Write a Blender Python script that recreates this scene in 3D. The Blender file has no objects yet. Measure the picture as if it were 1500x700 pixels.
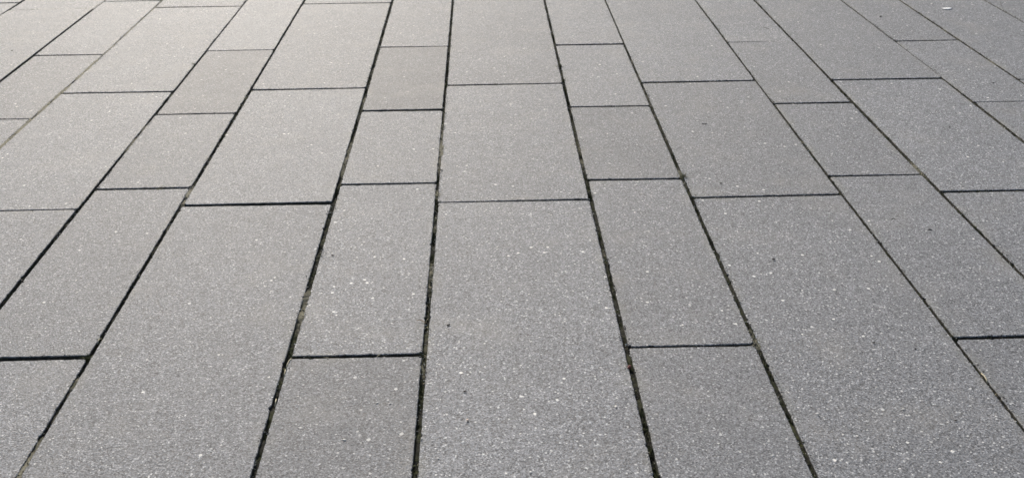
import bpy, math, random
from mathutils import Matrix, Vector, noise

# ------------------------------------------------------------------ camera
H = 0.83                                   # camera height above the paving, metres
PITCH, YAW, ROLL = 1.0984346, -0.0276292, -0.0081746
scene = bpy.context.scene
C = scene.collection
cam_data = bpy.data.cameras.new('camera')
cam = bpy.data.objects.new('camera', cam_data)
C.objects.link(cam)
cam_data.sensor_fit = 'HORIZONTAL'
cam_data.sensor_width = 36.0
cam_data.lens = 36.0
cam_data.clip_start = 0.02
cam_data.clip_end = 2000.0
CAM_ROT = Matrix.Rotation(YAW, 3, 'Z') @ Matrix.Rotation(PITCH, 3, 'X') @ Matrix.Rotation(ROLL, 3, 'Z')
cam.matrix_world = Matrix.Translation((0, 0, H)) @ CAM_ROT.to_4x4()
cam_data.dof.use_dof = True
cam_data.dof.focus_distance = 1.75
cam_data.dof.aperture_fstop = 13.0
scene.camera = cam

# ------------------------------------------------------------------ light
SUN_EL, SUN_AZ = math.radians(30), math.radians(-15.5)      # azimuth from +Y, negative = left
world = bpy.data.worlds.new('World')
scene.world = world
world.use_nodes = True
wn = world.node_tree
bg = wn.nodes['Background']
sky = wn.nodes.new('ShaderNodeTexSky')
sky.sky_type = 'NISHITA'
sky.sun_disc = False
sky.sun_elevation = SUN_EL
sky.sun_rotation = SUN_AZ
sky.air_density = 1.0
sky.dust_density = 3.0
wn.links.new(sky.outputs['Color'], bg.inputs['Color'])
bg.inputs['Strength'].default_value = 0.11
sun_data = bpy.data.lights.new('sun', 'SUN')
sun_data.energy = 3.0
sun_data.angle = math.radians(0.6)
sun_data.color = (1.0, 0.958, 0.89)
sun = bpy.data.objects.new('sun', sun_data)
C.objects.link(sun)
sd = Vector((math.sin(SUN_AZ) * math.cos(SUN_EL), math.cos(SUN_AZ) * math.cos(SUN_EL), math.sin(SUN_EL)))
sun.rotation_euler = sd.to_track_quat('Z', 'Y').to_euler()
sun.location = sd * 30
vs = scene.view_settings
vs.view_transform = 'Standard'
vs.look = 'None'
vs.gamma = 1.0
vs.exposure = 0.53
vs.use_curve_mapping = False

random.seed(11)
R = random.Random(5)


# ------------------------------------------------------------------ node helpers
class NT:
    def __init__(self, name):
        self.m = bpy.data.materials.new(name)
        self.m.use_nodes = True
        self.t = self.m.node_tree
        self.b = self.t.nodes['Principled BSDF']

    def n(self, kind, **kw):
        nd = self.t.nodes.new(kind)
        for k, v in kw.items():
            if k in nd.bl_rna.properties:
                setattr(nd, k, v)
            else:
                self.put(nd.inputs[k], v)
        return nd

    def put(self, sock, v):
        if hasattr(v, 'is_output'):
            self.t.links.new(v, sock)
        else:
            sock.default_value = v

    def math(self, op, a, b=0.0, c=0.0, clamp=False):
        nd = self.t.nodes.new('ShaderNodeMath')
        nd.operation = op
        nd.use_clamp = clamp
        for i, v in enumerate((a, b, c)):
            self.put(nd.inputs[i], v)
        return nd.outputs[0]

    def mix(self, f, a, b, blend='MIX'):
        nd = self.t.nodes.new('ShaderNodeMix')
        nd.data_type = 'RGBA'
        nd.blend_type = blend
        self.put(nd.inputs[0], f)
        self.put(nd.inputs[6], a if hasattr(a, 'is_output') else (*a, 1))
        self.put(nd.inputs[7], b if hasattr(b, 'is_output') else (*b, 1))
        return nd.outputs[2]

    def ramp(self, f, stops):
        nd = self.t.nodes.new('ShaderNodeValToRGB')
        el = nd.color_ramp.elements
        while len(el) < len(stops):
            el.new(0.5)
        for e, (p, c) in zip(el, stops):
            e.position = p
            e.color = (*c, 1) if isinstance(c, tuple) else (c, c, c, 1)
        self.put(nd.inputs[0], f)
        return nd.outputs[0]

    def pos(self):
        return self.t.nodes.new('ShaderNodeNewGeometry').outputs['Position']

    def noise(self, vec, scale, detail=2.0, rough=0.5):
        return self.n('ShaderNodeTexNoise', Vector=vec, Scale=scale, Detail=detail, Roughness=rough).outputs['Fac']


# ------------------------------------------------------------------ materials
def slab_material():
    s = NT('granite_faced_concrete')
    rnd = s.n('ShaderNodeObjectInfo').outputs['Random']
    shift = s.n('ShaderNodeCombineXYZ', X=s.math('MULTIPLY', rnd, 37.0), Y=s.math('MULTIPLY', rnd, 91.0))
    p = s.n('ShaderNodeVectorMath', operation='ADD')     # every slab is cast from its own mix
    s.put(p.inputs[0], s.pos())
    s.put(p.inputs[1], shift.outputs[0])
    p = p.outputs[0]
    tone = s.n('ShaderNodeAttribute', attribute_type='OBJECT', attribute_name='tone').outputs['Fac']
    # fine aggregate, about 1.5 to 3 mm grains
    vor = s.n('ShaderNodeTexVoronoi', feature='F1', Vector=p, Scale=660.0)
    grain = s.n('ShaderNodeSeparateColor', Color=vor.outputs['Color']).outputs['Red']
    grain2 = s.noise(p, 330.0, 3.0, 0.7)
    grain3 = s.noise(p, 150.0, 2.0, 0.6)
    vor2 = s.n('ShaderNodeTexVoronoi', feature='F1', Vector=p, Scale=410.0)
    grainb = s.n('ShaderNodeSeparateColor', Color=vor2.outputs['Color']).outputs['Green']
    g = s.math('ADD', s.math('MULTIPLY', grain, 0.55), s.math('MULTIPLY', grainb, 0.30))
    g = s.math('ADD', g, s.math('MULTIPLY', s.math('SUBTRACT', grain2, 0.5), 0.35))
    g = s.math('ADD', g, s.math('MULTIPLY', s.math('SUBTRACT', grain3, 0.5), 0.22))
    col = s.ramp(g, [(0.08, (0.030, 0.031, 0.033)), (0.25, (0.098, 0.101, 0.106)), (0.50, (0.182, 0.186, 0.194)), (0.70, (0.255, 0.259, 0.267)), (0.78, (0.44, 0.44, 0.44)), (0.88, (0.72, 0.72, 0.70))])
    # larger pale chips, few and far between
    def chips(scale, radius, share, ch):
        v = s.n('ShaderNodeTexVoronoi', feature='F1', Vector=p, Scale=scale)
        sep = s.n('ShaderNodeSeparateColor', Color=v.outputs['Color'])
        pick = s.math('GREATER_THAN', sep.outputs[ch], 1.0 - share)
        rad = s.math('MULTIPLY', radius, s.math('ADD', 0.45, sep.outputs['Blue']))
        wob = s.math('MULTIPLY', s.math('SUBTRACT', s.noise(p, scale * 6, 1.0), 0.5), radius * 1.1)
        near = s.math('LESS_THAN', s.math('ADD', v.outputs['Distance'], wob), rad)
        return s.math('MULTIPLY', pick, near)
    c1 = chips(290.0, 0.36, 0.05, 'Red')
    c2 = chips(100.0, 0.19, 0.036, 'Green')
    c3 = chips(300.0, 0.40, 0.13, 'Green')
    col = s.mix(s.math('MULTIPLY', c3, 0.75), col, (0.05, 0.05, 0.052))
    col = s.mix(s.math('MULTIPLY', c1, 0.8), col, (0.62, 0.61, 0.58))
    col = s.mix(s.math('MULTIPLY', c2, 0.9), col, (0.74, 0.72, 0.67))
    # cloudy weathering and per slab tone
    big = s.noise(p, 3.2, 4.0, 0.6)
    mid = s.noise(p, 26.0, 3.0, 0.6)
    f = s.math('ADD', s.math('ADD', 0.72, s.math('MULTIPLY', big, 0.32)), s.math('MULTIPLY', mid, 0.24))
    f = s.math('MULTIPLY', f, tone)
    fc = s.n('ShaderNodeCombineColor', Red=f, Green=f, Blue=f).outputs[0]
    col = s.mix(1.0, col, fc, 'MULTIPLY')
    # dusty beige bloom in places
    dust = s.ramp(s.noise(p, 7.0, 5.0, 0.65), [(0.52, 0.0), (0.78, 0.35)])
    col = s.mix(dust, col, (0.27, 0.255, 0.225))
    # sand dust and fines caught along the edges, patchy
    tc = s.n('ShaderNodeSeparateXYZ', Vector=s.n('ShaderNodeTexCoord').outputs['Object'])
    at_ = lambda nm: s.n('ShaderNodeAttribute', attribute_type='OBJECT', attribute_name=nm).outputs['Fac']
    ex = s.math('SUBTRACT', at_('half_x'), s.math('ABSOLUTE', tc.outputs['X']))
    ey = s.math('SUBTRACT', at_('half_y'), s.math('ABSOLUTE', tc.outputs['Y']))
    edge = s.math('SUBTRACT', 1.0, s.math('DIVIDE', s.math('MINIMUM', ex, ey), 0.022), clamp=True)
    patch = s.ramp(s.noise(p, 11.0, 3.0, 0.6), [(0.47, 0.0), (0.68, 0.5)])
    col = s.mix(s.math('MULTIPLY', s.math('POWER', edge, 1.5), patch), col, (0.215, 0.205, 0.165))
    smudge = s.ramp(s.noise(p, 5.5, 6.0, 0.72), [(0.60, 0.0), (0.74, 0.30)])
    col = s.mix(smudge, col, (0.095, 0.093, 0.090))
    s.put(s.b.inputs['Base Color'], col)
    s.put(s.b.inputs['Roughness'], s.math('ADD', 0.56, s.math('MULTIPLY', grain2, 0.22)))
    s.b.inputs['Specular IOR Level'].default_value = 0.5
    hgt = s.math('ADD', s.math('MULTIPLY', grain, 0.55), s.math('MULTIPLY', grain2, 0.9))
    hgt = s.math('ADD', hgt, s.math('MULTIPLY', c3, -0.7))
    bump = s.n('ShaderNodeBump', Strength=1.0, Distance=0.0018, Height=hgt)
    s.put(s.b.inputs['Normal'], bump.outputs['Normal'])
    return s.m


def fill_material():
    s = NT('joint_soil_and_sand')
    p = s.pos()
    sand = s.n('ShaderNodeAttribute', attribute_type='GEOMETRY', attribute_name='sand').outputs['Fac']
    n1 = s.noise(p, 240.0, 3.0, 0.7)
    n2 = s.noise(p, 45.0, 3.0, 0.6)
    soil = s.ramp(n1, [(0.3, (0.012, 0.012, 0.009)), (0.55, (0.026, 0.025, 0.018)), (0.8, (0.075, 0.068, 0.046))])
    moss = s.ramp(n1, [(0.3, (0.014, 0.017, 0.006)), (0.7, (0.040, 0.044, 0.015))])
    base = s.mix(s.ramp(n2, [(0.46, 0.0), (0.6, 1.0)]), soil, moss)
    grit = s.ramp(n1, [(0.3, (0.13, 0.12, 0.085)), (0.55, (0.27, 0.25, 0.18)), (0.8, (0.46, 0.43, 0.33))])
    col = s.mix(sand, base, grit)
    s.put(s.b.inputs['Base Color'], col)
    s.b.inputs['Roughness'].default_value = 0.95
    s.b.inputs['Specular IOR Level'].default_value = 0.2
    bump = s.n('ShaderNodeBump', Strength=0.9, Distance=0.002, Height=n1)
    s.put(s.b.inputs['Normal'], bump.outputs['Normal'])
    return s.m


def simple_material(name, c0, c1, scale, rough=0.9, spec=0.3):
    s = NT(name)
    p = s.pos()
    s.put(s.b.inputs['Base Color'], s.ramp(s.noise(p, scale, 4.0, 0.65), [(0.32, c0), (0.7, c1)]))
    s.b.inputs['Roughness'].default_value = rough
    s.b.inputs['Specular IOR Level'].default_value = spec
    s.put(s.b.inputs['Normal'], s.n('ShaderNodeBump', Strength=0.4, Distance=0.001, Height=s.noise(p, scale * 2, 2.0)).outputs['Normal'])
    return s.m


M_SLAB = slab_material()
M_SIDE = simple_material('soil_and_shade_slab_side', (0.022, 0.021, 0.017), (0.075, 0.07, 0.055), 120)  # soil stain, with the shade of the narrow deep joints painted into its colour
M_FILL = fill_material()
M_BED = simple_material('dark_bedding_soil', (0.018, 0.017, 0.012), (0.05, 0.045, 0.032), 180)
M_GROUND = simple_material('turf_ground', (0.035, 0.05, 0.018), (0.08, 0.085, 0.035), 9)
M_MOSS = simple_material('moss', (0.022, 0.028, 0.008), (0.085, 0.085, 0.032), 90)
M_STRAW = simple_material('dry_straw', (0.34, 0.29, 0.18), (0.62, 0.56, 0.40), 120, 0.7)
M_GRIT = simple_material('pale_grit', (0.26, 0.245, 0.20), (0.6, 0.57, 0.5), 160, 0.8)
M_CRUMB = simple_material('dark_soil_crumb', (0.02, 0.016, 0.012), (0.06, 0.05, 0.04), 300)
M_WHITE = simple_material('white_stone', (0.68, 0.67, 0.64), (0.84, 0.83, 0.80), 200, 0.6)
M_GRIT2 = simple_material('pale_chip', (0.42, 0.40, 0.36), (0.72, 0.70, 0.65), 240, 0.8)
M_PEACH = simple_material('peach_stone', (0.62, 0.46, 0.34), (0.78, 0.62, 0.50), 240, 0.8)
M_TWIG = simple_material('brown_twig', (0.20, 0.12, 0.06), (0.42, 0.28, 0.16), 200, 0.8)
M_DRYMOSS = simple_material('dry_moss', (0.10, 0.09, 0.04), (0.36, 0.32, 0.19), 150)
M_RED = simple_material('red_bud', (0.07, 0.016, 0.014), (0.20, 0.055, 0.04), 250, 0.6)


# ------------------------------------------------------------------ object helpers
def mesh_object(name, verts, faces, mat, parent=None, smooth=False):
    me = bpy.data.meshes.new(name)
    me.from_pydata(verts, [], faces)
    me.materials.append(mat)
    if smooth:
        me.polygons.foreach_set('use_smooth', [True] * len(me.polygons))
    me.update()
    o = bpy.data.objects.new(name, me)
    C.objects.link(o)
    if parent:
        o.parent = parent
    return o


def tag(o, label=None, cat=None, group=None, kind=None):
    if label: o['label'] = label
    if cat: o['category'] = cat
    if group: o['group'] = group
    if kind: o['kind'] = kind
    return o


def ground_point(x, y):
    """photo pixel (1500 x 700) -> point on the paving plane"""
    d = CAM_ROT @ Vector(((x - 750) / 1500.0, -(y - 350) / 1500.0, -1.0))
    t = H / -d.z
    return d.x * t, d.y * t


# ------------------------------------------------------------------ layout of the paving (metres)
LX = [v * H for v in (-1.8303, -1.5012, -1.2719, -0.9332, -0.7027, -0.3531, -0.1145, 0.2432, 0.4797, 0.8327, 1.0654, 1.4063, 1.6298, 1.9563)]
FIRST = 12                       # columns laid left of the first one measured
WIDE, NARROW = 0.293, 0.193
lines = list(LX)
i = 0
for k in range(FIRST):           # to the left: narrow, wide, narrow ...
    lines.insert(0, lines[0] - (NARROW if k % 2 == 0 else WIDE))
for k in range(12):
    lines.append(lines[-1] + (NARROW if k % 2 == 0 else WIDE))
NCOL = len(lines) - 1
Y_MIN, Y_MAX = -1.6, 9.0
# the lines of joints wander a little: (line, [(Y in camera heights, sideways shift in camera heights)])
WANDER = {10: [(1.2, 0.0025), (1.8, 0.0022), (2.4, -0.0055), (3.1, -0.001), (3.8, 0.003)],
          9: [(1.3, 0.0018), (1.75, -0.0015), (2.4, -0.004), (3.1, 0.0005), (3.8, 0.003)],
          8: [(2.4, -0.002), (3.1, 0.0015), (3.8, 0.005)],
          7: [(2.4, 0.0), (3.7, 0.0028)],
          2: [(2.7, -0.0018), (3.3, 0.0045), (3.9, 0.0)],
          11: [(2.4, 0.0), (3.05, 0.0035), (3.7, -0.0025)]}


def line_x(j, y):
    x = lines[j]
    w = WANDER.get(j - FIRST)
    if w:
        yy = y / H
        if yy <= w[0][0]: return x + w[0][1] * H
        for (a, da), (b, db) in zip(w, w[1:]):
            if a <= yy <= b:
                return x + (da + (db - da) * (yy - a) / (b - a)) * H
        return x + w[-1][1] * H
    return x


# cross joints, in camera heights: the wide rows repeat 0.82, 1.03; the narrow rows 0.735, 0.517, 0.62
def extend(seq, steps_up, steps_down):
    s = list(seq)
    k = 0
    while s[-1] * H < Y_MAX:
        s.append(s[-1] + steps_up[k % len(steps_up)]); k += 1
    k = 0
    while s[0] * H > Y_MIN:
        s.insert(0, s[0] - steps_down[k % len(steps_down)]); k += 1
    return s


WIDE_Y = extend([2.1515, 2.983, 4.012], [0.83, 1.03], [1.03, 0.83])
NARROW_Y = extend([1.5265, 2.2595, 2.776, 3.3965, 4.1], [0.517, 0.62, 0.735], [0.62, 0.517, 0.735])
EXACT = {  # what was measured, column -> {first guess: value}
    4: {2.1515: 2.158, 2.983: 2.979, 4.012: 4.0095}, 6: {2.1515: 2.1507, 2.983: 2.9925, 4.012: 4.0222},
    8: {2.1515: 2.1493, 2.983: 2.9854}, 10: {2.1515: 2.1529, 2.983: 2.9792}, 12: {2.983: 2.9514}, 2: {2.1515: 2.1494, 2.983: 2.9776, 4.012: 3.9912},
    0: {4.012: 3.9832}, 5: {1.5265: 1.518, 2.2595: 2.2601, 2.776: 2.7743, 3.3965: 3.4031}, 7: {1.5265: 1.5245, 2.2595: 2.2601, 2.776: 2.778, 3.3965: 3.3981},
    9: {1.5265: 1.5302, 2.2595: 2.2546, 2.776: 2.7765, 3.3965: 3.3976}, 11: {2.776: 2.7586, 3.3965: 3.382}, 3: {1.5265: 1.5336, 2.2595: 2.2599, 2.776: 2.7761, 3.3965: 3.3958},
    1: {2.776: 2.7605, 3.3965: 3.3745, 4.1: 4.0966}}
# opening of the cross joints, millimetres
GAP = {3: {1.5265: 9, 2.2595: 7, 2.776: 6, 3.3965: 3}, 5: {1.5265: 8, 2.2595: 3.5, 2.776: 10, 3.3965: 5.5}, 7: {1.5265: 5, 2.2595: 5.5, 2.776: 3, 3.3965: 9},
       9: {1.5265: 7, 2.2595: 7, 2.776: 8, 3.3965: 4.6}, 11: {2.776: 5, 3.3965: 6}, 1: {2.776: 5, 3.3965: 4, 4.1: 5},
       2: {2.1515: 4.4, 2.983: 6.5, 4.012: 8}, 4: {2.1515: 9.5, 2.983: 8, 4.012: 6}, 6: {2.1515: 3.2, 2.983: 7, 4.012: 4}, 8: {2.1515: 6, 2.983: 9},
       10: {2.1515: 9, 2.983: 4.5}, 12: {2.983: 4}, 0: {4.012: 6}}
# opening of the long joints, millimetres
LONG_GAP = {0: 6, 1: 6.2, 2: 6, 3: 6.6, 4: 7.2, 5: 8.8, 6: 7.4, 7: 9.0, 8: 8.2, 9: 7.5, 10: 8.5, 11: 6.5, 12: 5.5, 13: 6}
# tone of single slabs (column, index counted upward from the lowest visible joint) where the photograph shows a darker or paler stone
TONE = {(5, 2.776): 0.68, (5, 2.2595): 0.98, (7, 2.2595): 0.85, (3, 2.776): 0.72, (3, 3.3965): 1.06, (1, 2.776): 0.86, (7, 2.776): 1.03,
        (6, 2.2): 1.0, (9, 2.2595): 0.96, (5, 1.5265): 1.04, (5, 0.9): 0.88, (7, 0.9): 0.94, (1, 3.3965): 1.0, (7, 1.5265): 0.95}

PERIM_STEP = 0.0045


def slab_mesh(name, c4, fine, seed, ztop, tilt):
    """c4: four corners (x, y), counter-clockwise. A slab with slightly ragged, rounded upper edges."""
    rr = random.Random(seed)
    cx = sum(p[0] for p in c4) / 4
    cy = sum(p[1] for p in c4) / 4
    loc = [(p[0] - cx, p[1] - cy) for p in c4]
    ring, nrm = [], []
    for k in range(4):
        a, b = Vector(loc[k]), Vector(loc[(k + 1) % 4])
        d = b - a
        ln = d.length
        d /= ln
        inward = Vector((-d.y, d.x))
        n = max(2, int(ln / PERIM_STEP)) if fine else 2
        for q in range(n):
            t = q / n
            p = a + d * ln * t
            off = 0.0
            if fine:
                w = noise.noise(Vector((p.x * 90 + seed * 3.1, p.y * 90, seed * 0.7)))
                off = max(0.0, w) * 0.0012 + rr.random() * 0.0006
                if rr.random() < 0.035:
                    off += rr.uniform(0.0008, 0.0024)
                if q == 0:
                    prev = (Vector(loc[(k - 1) % 4]) - a).normalized()
                    p = p + (d + prev) * rr.uniform(0.0008, 0.0045)
                    off = 0
            ring.append(p + inward * off)
            nrm.append(inward if q else (inward + Vector((-1 * (Vector(loc[k]) - Vector(loc[(k - 1) % 4])).normalized().y, (Vector(loc[k]) - Vector(loc[(k - 1) % 4])).normalized().x))).normalized())
    N = len(ring)
    z = lambda p: ztop + tilt[0] * p.x + tilt[1] * p.y
    verts = []
    for p in ring: verts.append((p.x, p.y, -0.06))
    for p in ring: verts.append((p.x, p.y, z(p) - 0.0011 - (rr.random() * 0.0008 if fine else 0)))
    for p, m in zip(ring, nrm):
        q = p + m * 0.0004
        verts.append((q.x, q.y, z(q) - 0.0004))
    for p, m in zip(ring, nrm):
        q = p + m * (0.0010 + (rr.random() * 0.0006 if fine else 0))
        verts.append((q.x, q.y, z(q)))
    faces = []
    for lv in range(3):
        o = lv * N
        for k in range(N):
            k2 = (k + 1) % N
            faces.append((o + k, o + k2, o + N + k2, o + N + k))
    faces.append(tuple(range(3 * N, 4 * N)))
    return verts, faces, (cx, cy)


# ------------------------------------------------------------------ ground and paving
g = mesh_object('ground', [(-600, -600, -0.02), (600, -600, -0.02), (600, 900, -0.02), (-600, 900, -0.02)], [(0, 1, 2, 3)], M_GROUND)
tag(g, kind='structure')

X0, X1 = lines[0], lines[-1]
pave = mesh_object('pavement', [(X0, Y_MIN - 0.2, -0.014), (X1, Y_MIN - 0.2, -0.014), (X1, Y_MAX + 0.3, -0.014), (X0, Y_MAX + 0.3, -0.014)], [(0, 1, 2, 3)], M_BED)
tag(pave, kind='structure')

slabs = []
cross = []     # (column, y, gap)
for ci in range(NCOL):
    c = ci - FIRST
    wide = (c % 2 == 0)
    seq = WIDE_Y if wide else NARROW_Y
    ys, gaps, keys = [], [], []
    for s in seq:
        key = min((k for k in EXACT.get(c, {})), key=lambda q: abs(q - s), default=None)
        y = EXACT[c][key] if key is not None and abs(key - s) < 1e-3 else s + R.uniform(-0.004, 0.004)
        gp = GAP.get(c, {}).get(key) if key is not None and abs(key - s) < 1e-3 else None
        ys.append(y * H); gaps.append((gp or R.choice((3, 4, 5, 6, 8, 9))) * 0.001); keys.append(s)
        cross.append((ci, y * H, gaps[-1]))
    gl = LONG_GAP.get(c, 7) * 0.00036
    gr = LONG_GAP.get(c + 1, 7) * 0.00036
    for k in range(len(ys) - 1):
        ya, yb = ys[k] + gaps[k] / 2, ys[k + 1] - gaps[k + 1] / 2
        jl, jr = R.uniform(-0.0012, 0.0012), R.uniform(-0.0012, 0.0012)
        tw = R.uniform(-0.0006, 0.0006)
        c4 = [(line_x(ci, ya) + gl + jl, ya), (line_x(ci + 1, ya) - gr + jr, ya + tw), (line_x(ci + 1, yb) - gr + jr, yb), (line_x(ci, yb) + gl + jl, yb + tw)]
        tone = next((t for (tc, ty), t in TONE.items() if tc == c and abs(ty - keys[k]) < 0.06), None)
        if tone is None: tone = R.uniform(0.92, 1.07)
        cy = (ya + yb) / 2
        cx = (c4[0][0] + c4[1][0]) / 2
        slabs.append((c4, tone, R.uniform(-0.0008, 0.0008), (R.uniform(-0.005, 0.005), R.uniform(-0.0022, 0.0022)), cx, cy, R.randrange(10 ** 6)))


def seen(s):
    # how large a slab shows: near the middle of the view first
    dx = abs(s[4]) - 0.75 * max(0, s[5]) * 0.7
    behind = max(0.0, 0.5 - s[5]) * 3
    return max(0.0, dx) * 1.6 + max(0.0, s[5] - 2.6) + behind


slabs.sort(key=seen)
for k, (c4, tone, dz, tilt, cx, cy, seed) in enumerate(slabs[:296]):
    verts, faces, (ox, oy) = slab_mesh('slab', c4, k < 130, seed, dz, tilt)
    o = mesh_object('slab', verts, faces, M_SLAB, pave)
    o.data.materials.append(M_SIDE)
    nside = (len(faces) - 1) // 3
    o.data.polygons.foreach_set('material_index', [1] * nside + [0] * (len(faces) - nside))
    o.location = (ox, oy, 0)
    o['tone'] = tone
    o['half_x'] = (c4[1][0] - c4[0][0]) / 2
    o['half_y'] = (c4[2][1] - c4[1][1]) / 2
rest_v, rest_f = [], []
for (c4, tone, dz, tilt, cx, cy, seed) in slabs[296:]:
    verts, faces, (ox, oy) = slab_mesh('slab', c4, False, seed, dz, tilt)
    b = len(rest_v)
    rest_v += [(x + ox, y + oy, z) for x, y, z in verts]
    rest_f += [tuple(q + b for q in f) for f in faces]
o = mesh_object('outer_slabs', rest_v, rest_f, M_SLAB, pave)
o['tone'] = 1.0
o['half_x'] = 100.0
o['half_y'] = 100.0
tag(o, kind='stuff')

# ------------------------------------------------------------------ joint filling: soil, moss and sand lying unevenly between the slabs
# places where pale sand stands high: (line, from, to, amount), in camera heights
SANDY = [(2, 2.3, 4.3, 0.92), (6, 2.34, 2.72, 0.55), (4, 1.1, 1.30, 0.7), (4, 1.32, 1.5, 0.3), (4, 2.18, 2.26, 0.8), (5, 1.62, 1.74, 0.55), (10, 1.55, 1.75, 0.5),
         (10, 2.24, 2.34, 0.6), (12, 2.5, 4.0, 0.45), (5, 2.3, 2.55, 0.35), (6, 1.75, 1.85, 0.6), (7, 2.35, 2.5, 0.35), (8, 2.24, 2.32, 0.6), (11, 2.3, 3.9, 0.25), (3, 2.5, 2.7, 0.45),
         (8, 1.5, 1.56, 0.5), (8, 2.7, 3.3, 0.2), (9, 2.4, 3.0, 0.2)]


def sand_amount(line, y):
    a = 0.0
    for l, y0, y1, v in SANDY:
        if l == line:
            yy = y / H
            e = min(yy - y0, y1 - yy)
            if e > -0.03:
                a = max(a, v * min(1, max(0, (e + 0.03) / 0.06)))
    nz = noise.noise(Vector((line * 7.7, y * 9, 1.3)))
    return min(1.0, max(a, max(0.0, nz - 0.38) * 1.6))


fv, ff, fs = [], [], []
tuft_spots = []


def fill_strip(p0, p1, width, line, sandy):
    a, b = Vector(p0), Vector(p1)
    d = b - a
    ln = d.length
    d /= ln
    nv = Vector((-d.y, d.x))
    n = max(2, int(ln / 0.0035))
    m = 5
    base = len(fv)
    for i in range(n + 1):
        p = a + d * ln * i / n
        s = sandy(p)
        for j in range(m + 1):
            q = p + nv * width * (j / m - 0.5)
            f1 = noise.noise(Vector((q.x * 150, q.y * 150, line)))
            f2 = noise.noise(Vector((q.x * 28, q.y * 28, line + 9.0)))
            f3 = noise.noise(Vector((q.x * 420, q.y * 420, line + 4.0)))
            z = -0.0066 + (0.0016 if line <= 5 else 0.0) + 0.0052 * f2 + 0.0026 * f1 + 0.0018 * f3 + s * 0.0060
            z = min(z, -0.0004 + 0.0004 * f1)
            fv.append((q.x, q.y, max(z, -0.0135)))
            fs.append(min(1.0, s * (1.0 + 0.5 * f1)))
        if 0.6 < p.y < 4.2:
            tuft_spots.append((p.x, p.y, width, s, line))
    for i in range(n):
        for j in range(m):
            o_ = base + i * (m + 1) + j
            ff.append((o_, o_ + m + 1, o_ + m + 2, o_ + 1))


for li in range(len(lines)):
    l = li - FIRST
    if not (-3 <= l <= 17): continue
    w = LONG_GAP.get(l, 7) * 0.00072 + 0.007
    yb = 0.55
    while yb < 3.9:
        fill_strip((line_x(li, yb), yb), (line_x(li, yb + 0.15), yb + 0.15), w, l, lambda p, l=l: sand_amount(l, p.y))
        yb += 0.15
for ci, y, gp in cross:
    c = ci - FIRST
    if not (-3 <= c <= 16) or not (0.5 < y < 4.2): continue
    w = gp + 0.005
    deep = R.random()
    fill_strip((lines[ci] + 0.003, y), (lines[ci + 1] - 0.003, y), w, 50 + c,
               lambda p, c=c, gp=gp: max(0.0, 0.55 * noise.noise(Vector((p.x * 30, c * 3.0, y * 5))) - 0.12) * (1.0 if gp > 0.0045 else 1.5))
fill = mesh_object('joint_filling', fv, ff, M_FILL, pave, smooth=True)
at = fill.data.attributes.new('sand', 'FLOAT', 'POINT')
at.data.foreach_set('value', fs)
tag(fill, kind='stuff')

# moss threads and pale grains sitting in the joints
bv, bf, sv, sf, gv, gf = [], [], [], [], [], []


def blade(V, F, x, y, z, h, w, lean, az):
    dx, dy = math.cos(az), math.sin(az)
    px, py = -dy * w, dx * w
    b = len(V)
    mx, my, mz = x + dx * lean * 0.4, y + dy * lean * 0.4, z + h * 0.65
    V += [(x - px, y - py, z), (x + px, y + py, z), (mx + px * .7, my + py * .7, mz), (mx - px * .7, my - py * .7, mz), (x + dx * lean, y + dy * lean, z + h)]
    F += [(b, b + 1, b + 2, b + 3), (b + 3, b + 2, b + 4)]


def grain(V, F, x, y, z, r, rr):
    b = len(V)
    pts = [(1, 0, 0), (-1, 0, 0), (0, 1, 0), (0, -1, 0), (0, 0, 1), (0, 0, -1)]
    a = rr.random() * 3
    ca, sa = math.cos(a), math.sin(a)
    for (u, v, w) in pts:
        k = r * rr.uniform(0.6, 1.25)
        u, v = u * ca - v * sa, u * sa + v * ca
        V.append((x + u * k, y + v * k, z + w * k * 0.7))
    for f in ((0, 2, 4), (2, 1, 4), (1, 3, 4), (3, 0, 4), (2, 0, 5), (1, 2, 5), (3, 1, 5), (0, 3, 5)):
        F.append(tuple(q + b for q in f))


for (x, y, w, s, line) in tuft_spots:
    half = (w - 0.006) / 2
    dens = noise.noise(Vector((x * 17, y * 17, 3.0)))
    along = line < 40
    def spot():
        o_ = R.uniform(-half, half) * 0.95
        t_ = R.uniform(-0.002, 0.002)
        return (x + o_, y + t_) if along else (x + t_, y + o_)
    if dens > -0.05:
        for _ in range(int(1 + dens * 10)):
            if R.random() < 0.8:
                qx, qy = spot()
                blade(bv, bf, qx, qy, -0.010, R.uniform(0.005, 0.0135), R.uniform(0.0004, 0.001), R.uniform(0, 0.009), R.uniform(0, 6.3))
    if R.random() < 0.22 + 0.5 * s:
        qx, qy = spot()
        grain(gv, gf, qx, qy, -0.0065 + 0.0055 * s, R.uniform(0.0005, 0.0014), R)
    if R.random() < 0.055:
        qx, qy = spot()
        blade(sv, sf, qx, qy, -0.006, R.uniform(0.003, 0.007), R.uniform(0.0004, 0.0008), R.uniform(0.003, 0.014), R.uniform(0, 6.3))
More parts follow.
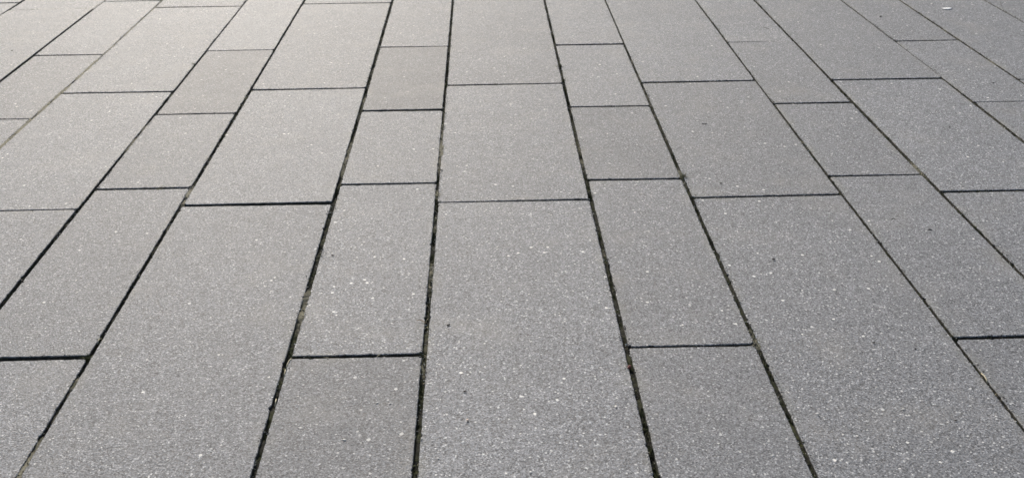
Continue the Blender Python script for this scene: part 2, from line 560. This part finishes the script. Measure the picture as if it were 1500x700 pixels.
# soil crumbs and fines kicked out of the joints onto the slab edges, and bits bridging the gaps
cv, cf = [], []
for (x, y, w, s, line) in tuft_spots:
    along = line < 40
    half = (w - (0.007 if along else 0.005)) / 2
    d_ = noise.noise(Vector((x * 21, y * 21, 8.0)))
    for _ in range(2 if d_ > 0.1 else 1):
        if R.random() < 0.55 + 0.6 * d_:
            o_ = R.choice((-1, 1)) * (half + min(0.012, abs(R.gauss(0, 0.0022))))
            t_ = R.uniform(-0.002, 0.002)
            qx, qy = (x + o_, y + t_) if along else (x + t_, y + o_)
            r_ = R.uniform(0.0004, 0.0015)
            grain(*((gv, gf) if R.random() < 0.25 else (cv, cf)), qx, qy, r_ * 0.4, r_, R)
    if R.random() < 0.10 + 0.25 * max(0, d_):
        o_ = R.uniform(-half, half)
        t_ = R.uniform(-0.002, 0.002)
        qx, qy = (x + o_, y + t_) if along else (x + t_, y + o_)
        r_ = R.uniform(0.0008, 0.0019)
        grain(cv, cf, qx, qy, R.uniform(-0.004, -0.001), r_, R)
# moss cushions and packed grit creeping over the edges, in clusters
for (x, y, w, s, line) in tuft_spots:
    along = line < 40
    half = (w - (0.007 if along else 0.005)) / 2
    d_ = noise.noise(Vector((x * 34 + 5, y * 34, 2.0))) + 0.5 * noise.noise(Vector((x * 110, y * 110, 6.0)))
    if d_ > 0.0 and R.random() < 0.25 + d_:
        for sgn in R.choice(((-1,), (1,), (-1, 1))):
            o_ = sgn * (half + R.uniform(-0.0022, 0.0004))
            t_ = R.uniform(-0.002, 0.002)
            qx, qy = (x + o_, y + t_) if along else (x + t_, y + o_)
            r_ = R.uniform(0.0009, 0.0021) * (1.0 if along else 0.7)
            k_ = R.random()
            grain(*((cv, cf) if k_ < 0.35 else (bv, bf) if k_ < 0.85 else (gv, gf)), qx, qy, R.uniform(-0.0022, -0.0004), r_, R)
tag(mesh_object('joint_crumbs', cv, cf, M_CRUMB, pave), kind='stuff')
tag(mesh_object('moss', bv, bf, M_MOSS, pave), kind='stuff')
tag(mesh_object('joint_grit', gv, gf, M_GRIT, pave), kind='stuff')
tag(mesh_object('grass_litter', sv, sf, M_STRAW, pave), kind='stuff')


# ------------------------------------------------------------------ loose things lying on the paving
def lump(name, px, py, size, mat, label, cat, group=None, flat=0.5, seed=1, stretch=1.0, rot=0.0, z=0.0):
    """an irregular little lump resting on the paving at a photo pixel"""
    x, y = ground_point(px, py)
    rr = random.Random(seed)
    nu, nw = 9, 6
    verts, faces = [], []
    off = Vector((seed * 1.7, seed * 0.9, 0))
    for a in range(nw + 1):
        th = math.pi * a / nw
        for b in range(nu):
            ph = 2 * math.pi * b / nu
            v = Vector((math.sin(th) * math.cos(ph), math.sin(th) * math.sin(ph), math.cos(th)))
            k = 1 + 0.45 * noise.noise(v * 1.6 + off) + 0.2 * noise.noise(v * 4 + off)
            ux, uy = v.x * k * stretch, v.y * k / stretch ** 0.5
            verts.append((size * (ux * math.cos(rot) - uy * math.sin(rot)), size * (ux * math.sin(rot) + uy * math.cos(rot)), size * flat * v.z * k))
    for a in range(nw):
        for b in range(nu):
            faces.append((a * nu + b, (a + 1) * nu + b, (a + 1) * nu + (b + 1) % nu, a * nu + (b + 1) % nu))
    lo = min(v[2] for v in verts)
    verts = [(v[0], v[1], v[2] - lo * 0.93) for v in verts]
    o = mesh_object(name, verts, faces, mat, smooth=True)
    o.location = (x, y, z)
    return tag(o, label, cat, group)


def tube(name, pts, radii, mat, label, cat, group=None, parent=None):
    verts, faces = [], []
    n = 5
    P = [Vector(p) for p in pts]
    o0 = P[0].copy()
    for i, p in enumerate(P):
        t = (P[min(i + 1, len(P) - 1)] - P[max(i - 1, 0)]).normalized()
        u = t.cross(Vector((0.1, 0.2, 1))).normalized()
        w = t.cross(u)
        for k in range(n):
            a = 2 * math.pi * k / n
            q = p - o0 + (u * math.cos(a) + w * math.sin(a)) * radii[i]
            verts.append(tuple(q))
    for i in range(len(P) - 1):
        for k in range(n):
            faces.append((i * n + k, i * n + (k + 1) % n, (i + 1) * n + (k + 1) % n, (i + 1) * n + k))
    faces.append(tuple(range(n - 1, -1, -1)))
    faces.append(tuple(range((len(P) - 1) * n, len(P) * n)))
    o = mesh_object(name, verts, faces, mat, parent, smooth=True)
    o.location = o0
    if label: tag(o, label, cat, group)
    return o


lump('white_stone_chip', 1388, 13.5, 0.0125, M_WHITE, 'flat bright white stone chip lying alone on a grey slab', 'stone', flat=0.10, seed=4, stretch=1.25, rot=0.1)



def slab_kind(px, py):
    x, y = ground_point(px, py)
    j = sum(1 for q in range(len(lines)) if line_x(q, y) < x) - 1 - FIRST
    return 'wide' if j % 2 == 0 else 'narrow'


# dark crumbs of soil and bark
for k, (px, py, sz) in enumerate([(18, 75, 4.2), (232, 378, 2.6), (487, 374, 2.4), (1133, 380, 3.2), (1362, 337, 3.4), (657, 476, 3.0), (1133, 150, 3.0), (681, 573, 2.6), (1025, 29, 4.0),
                                  (1290, 25, 4.2), (1400, 616, 2.2), (1280, 502, 2.4), (1391, 187, 3.0), (1455, 122, 3.2), (763, 489, 1.8), (1172, 424, 2.0), (1056, 269, 2.8), (1341, 511, 2.0)]):
    lump('soil_crumb', px, py, sz * 0.0006, M_CRUMB, 'tiny dark crumb of soil lying loose on a %s grey slab' % slab_kind(px, py), 'soil crumb', 'dark crumbs on the %s slabs' % slab_kind(px, py), flat=0.5, seed=20 + k, stretch=R.uniform(1.1, 1.9), rot=R.uniform(-0.5, 0.5))
# pale chips of stone
for k, (px, py, sz) in enumerate([(74, 638, 3.4), (27, 574, 2.4), (252, 536, 3.2), (504, 644, 3.4), (552, 590, 2.8), (571, 591, 2.2), (1197, 606, 3.0), (1323, 599, 3.0), (902, 595, 3.2), (1230, 540, 2.4),
                                  (1132, 667, 2.6), (1284, 567, 2.2), (1421, 393, 3.4), (957, 404, 2.6), (667, 335, 2.2), (1056, 149, 3.0), (1177, 43, 3.4), (1159, 31, 3.2), (777, 691, 2.8), (1241, 663, 2.6),
                                  (642, 671, 2.4), (339, 667, 2.0), (289, 332, 2.4), (1302, 481, 2.0)]):
    lump('stone_chip', px, py, sz * 0.00052, M_GRIT2, 'small pale stone chip on a %s grey slab' % slab_kind(px, py), 'stone chip', 'pale stone chips on the %s slabs' % slab_kind(px, py), flat=0.3, seed=60 + k, stretch=R.uniform(1.0, 1.7), rot=R.uniform(-0.6, 0.6))
lump('pebble', 685, 615.5, 0.0019, M_PEACH, 'small peach coloured pebble on a wide grey slab', 'pebble', flat=0.5, seed=3)
# red bud wedged in a joint
lump('bud', 921.5, 536, 0.0034, M_RED, 'dark red plant bud wedged in a dark joint', 'bud', flat=0.9, seed=8, stretch=1.5, rot=1.2, z=-0.0045)


def straw(points, r, label, mat=None, name='straw', cat='straw'):
    P = []
    for px, py, z in points:
        x, y = ground_point(px, py)
        P.append((x, y, z))
    n = len(P)
    return tube(name, P, [r * (1 - 0.35 * abs(2 * i / (n - 1) - 1)) for i in range(n)], mat or M_STRAW, label, cat)


straw([(143, 503, -0.001), (144, 499.5, 0.001), (146.5, 497, 0.0015), (149, 496, 0.0)], 0.0008, 'short curled pale straw in a joint beside a wide slab corner')
straw([(419, 540, -0.001), (421, 534, 0.001), (424, 529, 0.0016), (426.5, 526, 0.0012)], 0.0009, 'bright straw standing in a joint just below a cross joint')
straw([(416, 551, -0.003), (417, 545, -0.001), (418, 541, 0.0)], 0.0008, 'short bright straw end lying below a longer straw in the same joint')
straw([(402.5, 594, -0.001), (404, 588, 0.001), (404.5, 584, 0.0)], 0.0008, 'slim pale seed husk in a dark joint beside a narrow slab')
straw([(1437, 547, 0.0005), (1441, 551, 0.0016), (1445, 557, 0.001), (1446.5, 560, -0.001)], 0.0009, 'bent pale straw lying across a thin slanting joint')
straw([(611, 469.5, 0.0012), (616, 470, 0.0022), (621, 472, 0.0012), (623, 474, 0.0)], 0.0007, 'brownish bent straw tip reaching over a slab edge', M_TWIG)
straw([(583, 640.5, 0.0004), (590, 641.5, 0.0011), (598, 642.8, 0.0008), (606, 644, 0.0004)], 0.00028, 'thin dark plant fibre lying straight on a narrow slab', M_CRUMB, 'plant_fibre', 'fibre')
straw([(1119, 40.5, 0.0005), (1122, 42, 0.0018), (1125, 43.2, 0.0016), (1127, 42.5, 0.0005)], 0.0006, 'short curved dark plant fibre on a narrow slab', M_CRUMB, 'plant_fibre', 'fibre')
straw([(1465, 1, 0.0008), (1465, 5, 0.002), (1466.5, 9, 0.002), (1469, 13.5, 0.0008)], 0.0005, 'long bowed dark plant fibre beside a slanting joint', M_CRUMB, 'plant_fibre', 'fibre')
straw([(1028, 182, 0.0005), (1032, 181.6, 0.0014), (1036, 181.8, 0.0005)], 0.0008, 'short dark twig lying flat on a wide slab', M_CRUMB, 'twig', 'twig')
straw([(1305, 322, 0.0003), (1308, 320.8, 0.0012), (1312, 322, 0.0004)], 0.0006, 'small dark grey twig with bent middle on a narrow slab', M_CRUMB, 'twig', 'twig')


def tuft(px, py, n, size, mat, label, seed):
    x, y = ground_point(px, py)
    rr = random.Random(seed)
    V, F = [], []
    for _ in range(n):
        blade(V, F, rr.gauss(0, size * 0.30), rr.gauss(0, size * 0.35), 0.0, rr.uniform(0.5, 1.1) * size, rr.uniform(0.0004, 0.0009), rr.uniform(0.1, 0.8) * size, rr.uniform(0, 6.3))
    o = mesh_object('moss_tuft', V, F, mat)
    o.location = (x, y, -0.006)
    return tag(o, label, 'moss')


tuft(1000, 258.5, 60, 0.0125, M_DRYMOSS, 'straw coloured dry moss tuft where a cross joint meets a long joint', 1)
tuft(821, 98, 40, 0.014, M_MOSS, 'dark moss tuft spilling over a slab edge between two cross joints', 2)
tuft(826, 118, 34, 0.013, M_MOSS, 'dark moss tuft at the end of a wide cross joint', 3)
tuft(283, 95, 26, 0.011, M_MOSS, 'small dark moss tuft in a slanting joint beside pale slabs', 4)
tuft(234.5, 277, 40, 0.010, M_DRYMOSS, 'olive moss cushion at the end of a thin cross joint', 5)
tuft(727, 123.5, 26, 0.009, M_MOSS, 'flat moss tuft in the middle of a wide cross joint', 6)
tuft(1295, 287.5, 5, 0.006, M_MOSS, 'few moss threads at the edge of a narrow slab', 7)
tuft(572.5, 20, 22, 0.012, M_DRYMOSS, 'dry brown moss tuft on the edge of a far narrow slab', 8)
tuft(843, 212, 34, 0.010, M_DRYMOSS, 'pale dry moss in a joint beside a narrow slab', 9)
tuft(127, 524, 44, 0.011, M_MOSS, 'thick dark moss in the corner of a wide open cross joint', 10)
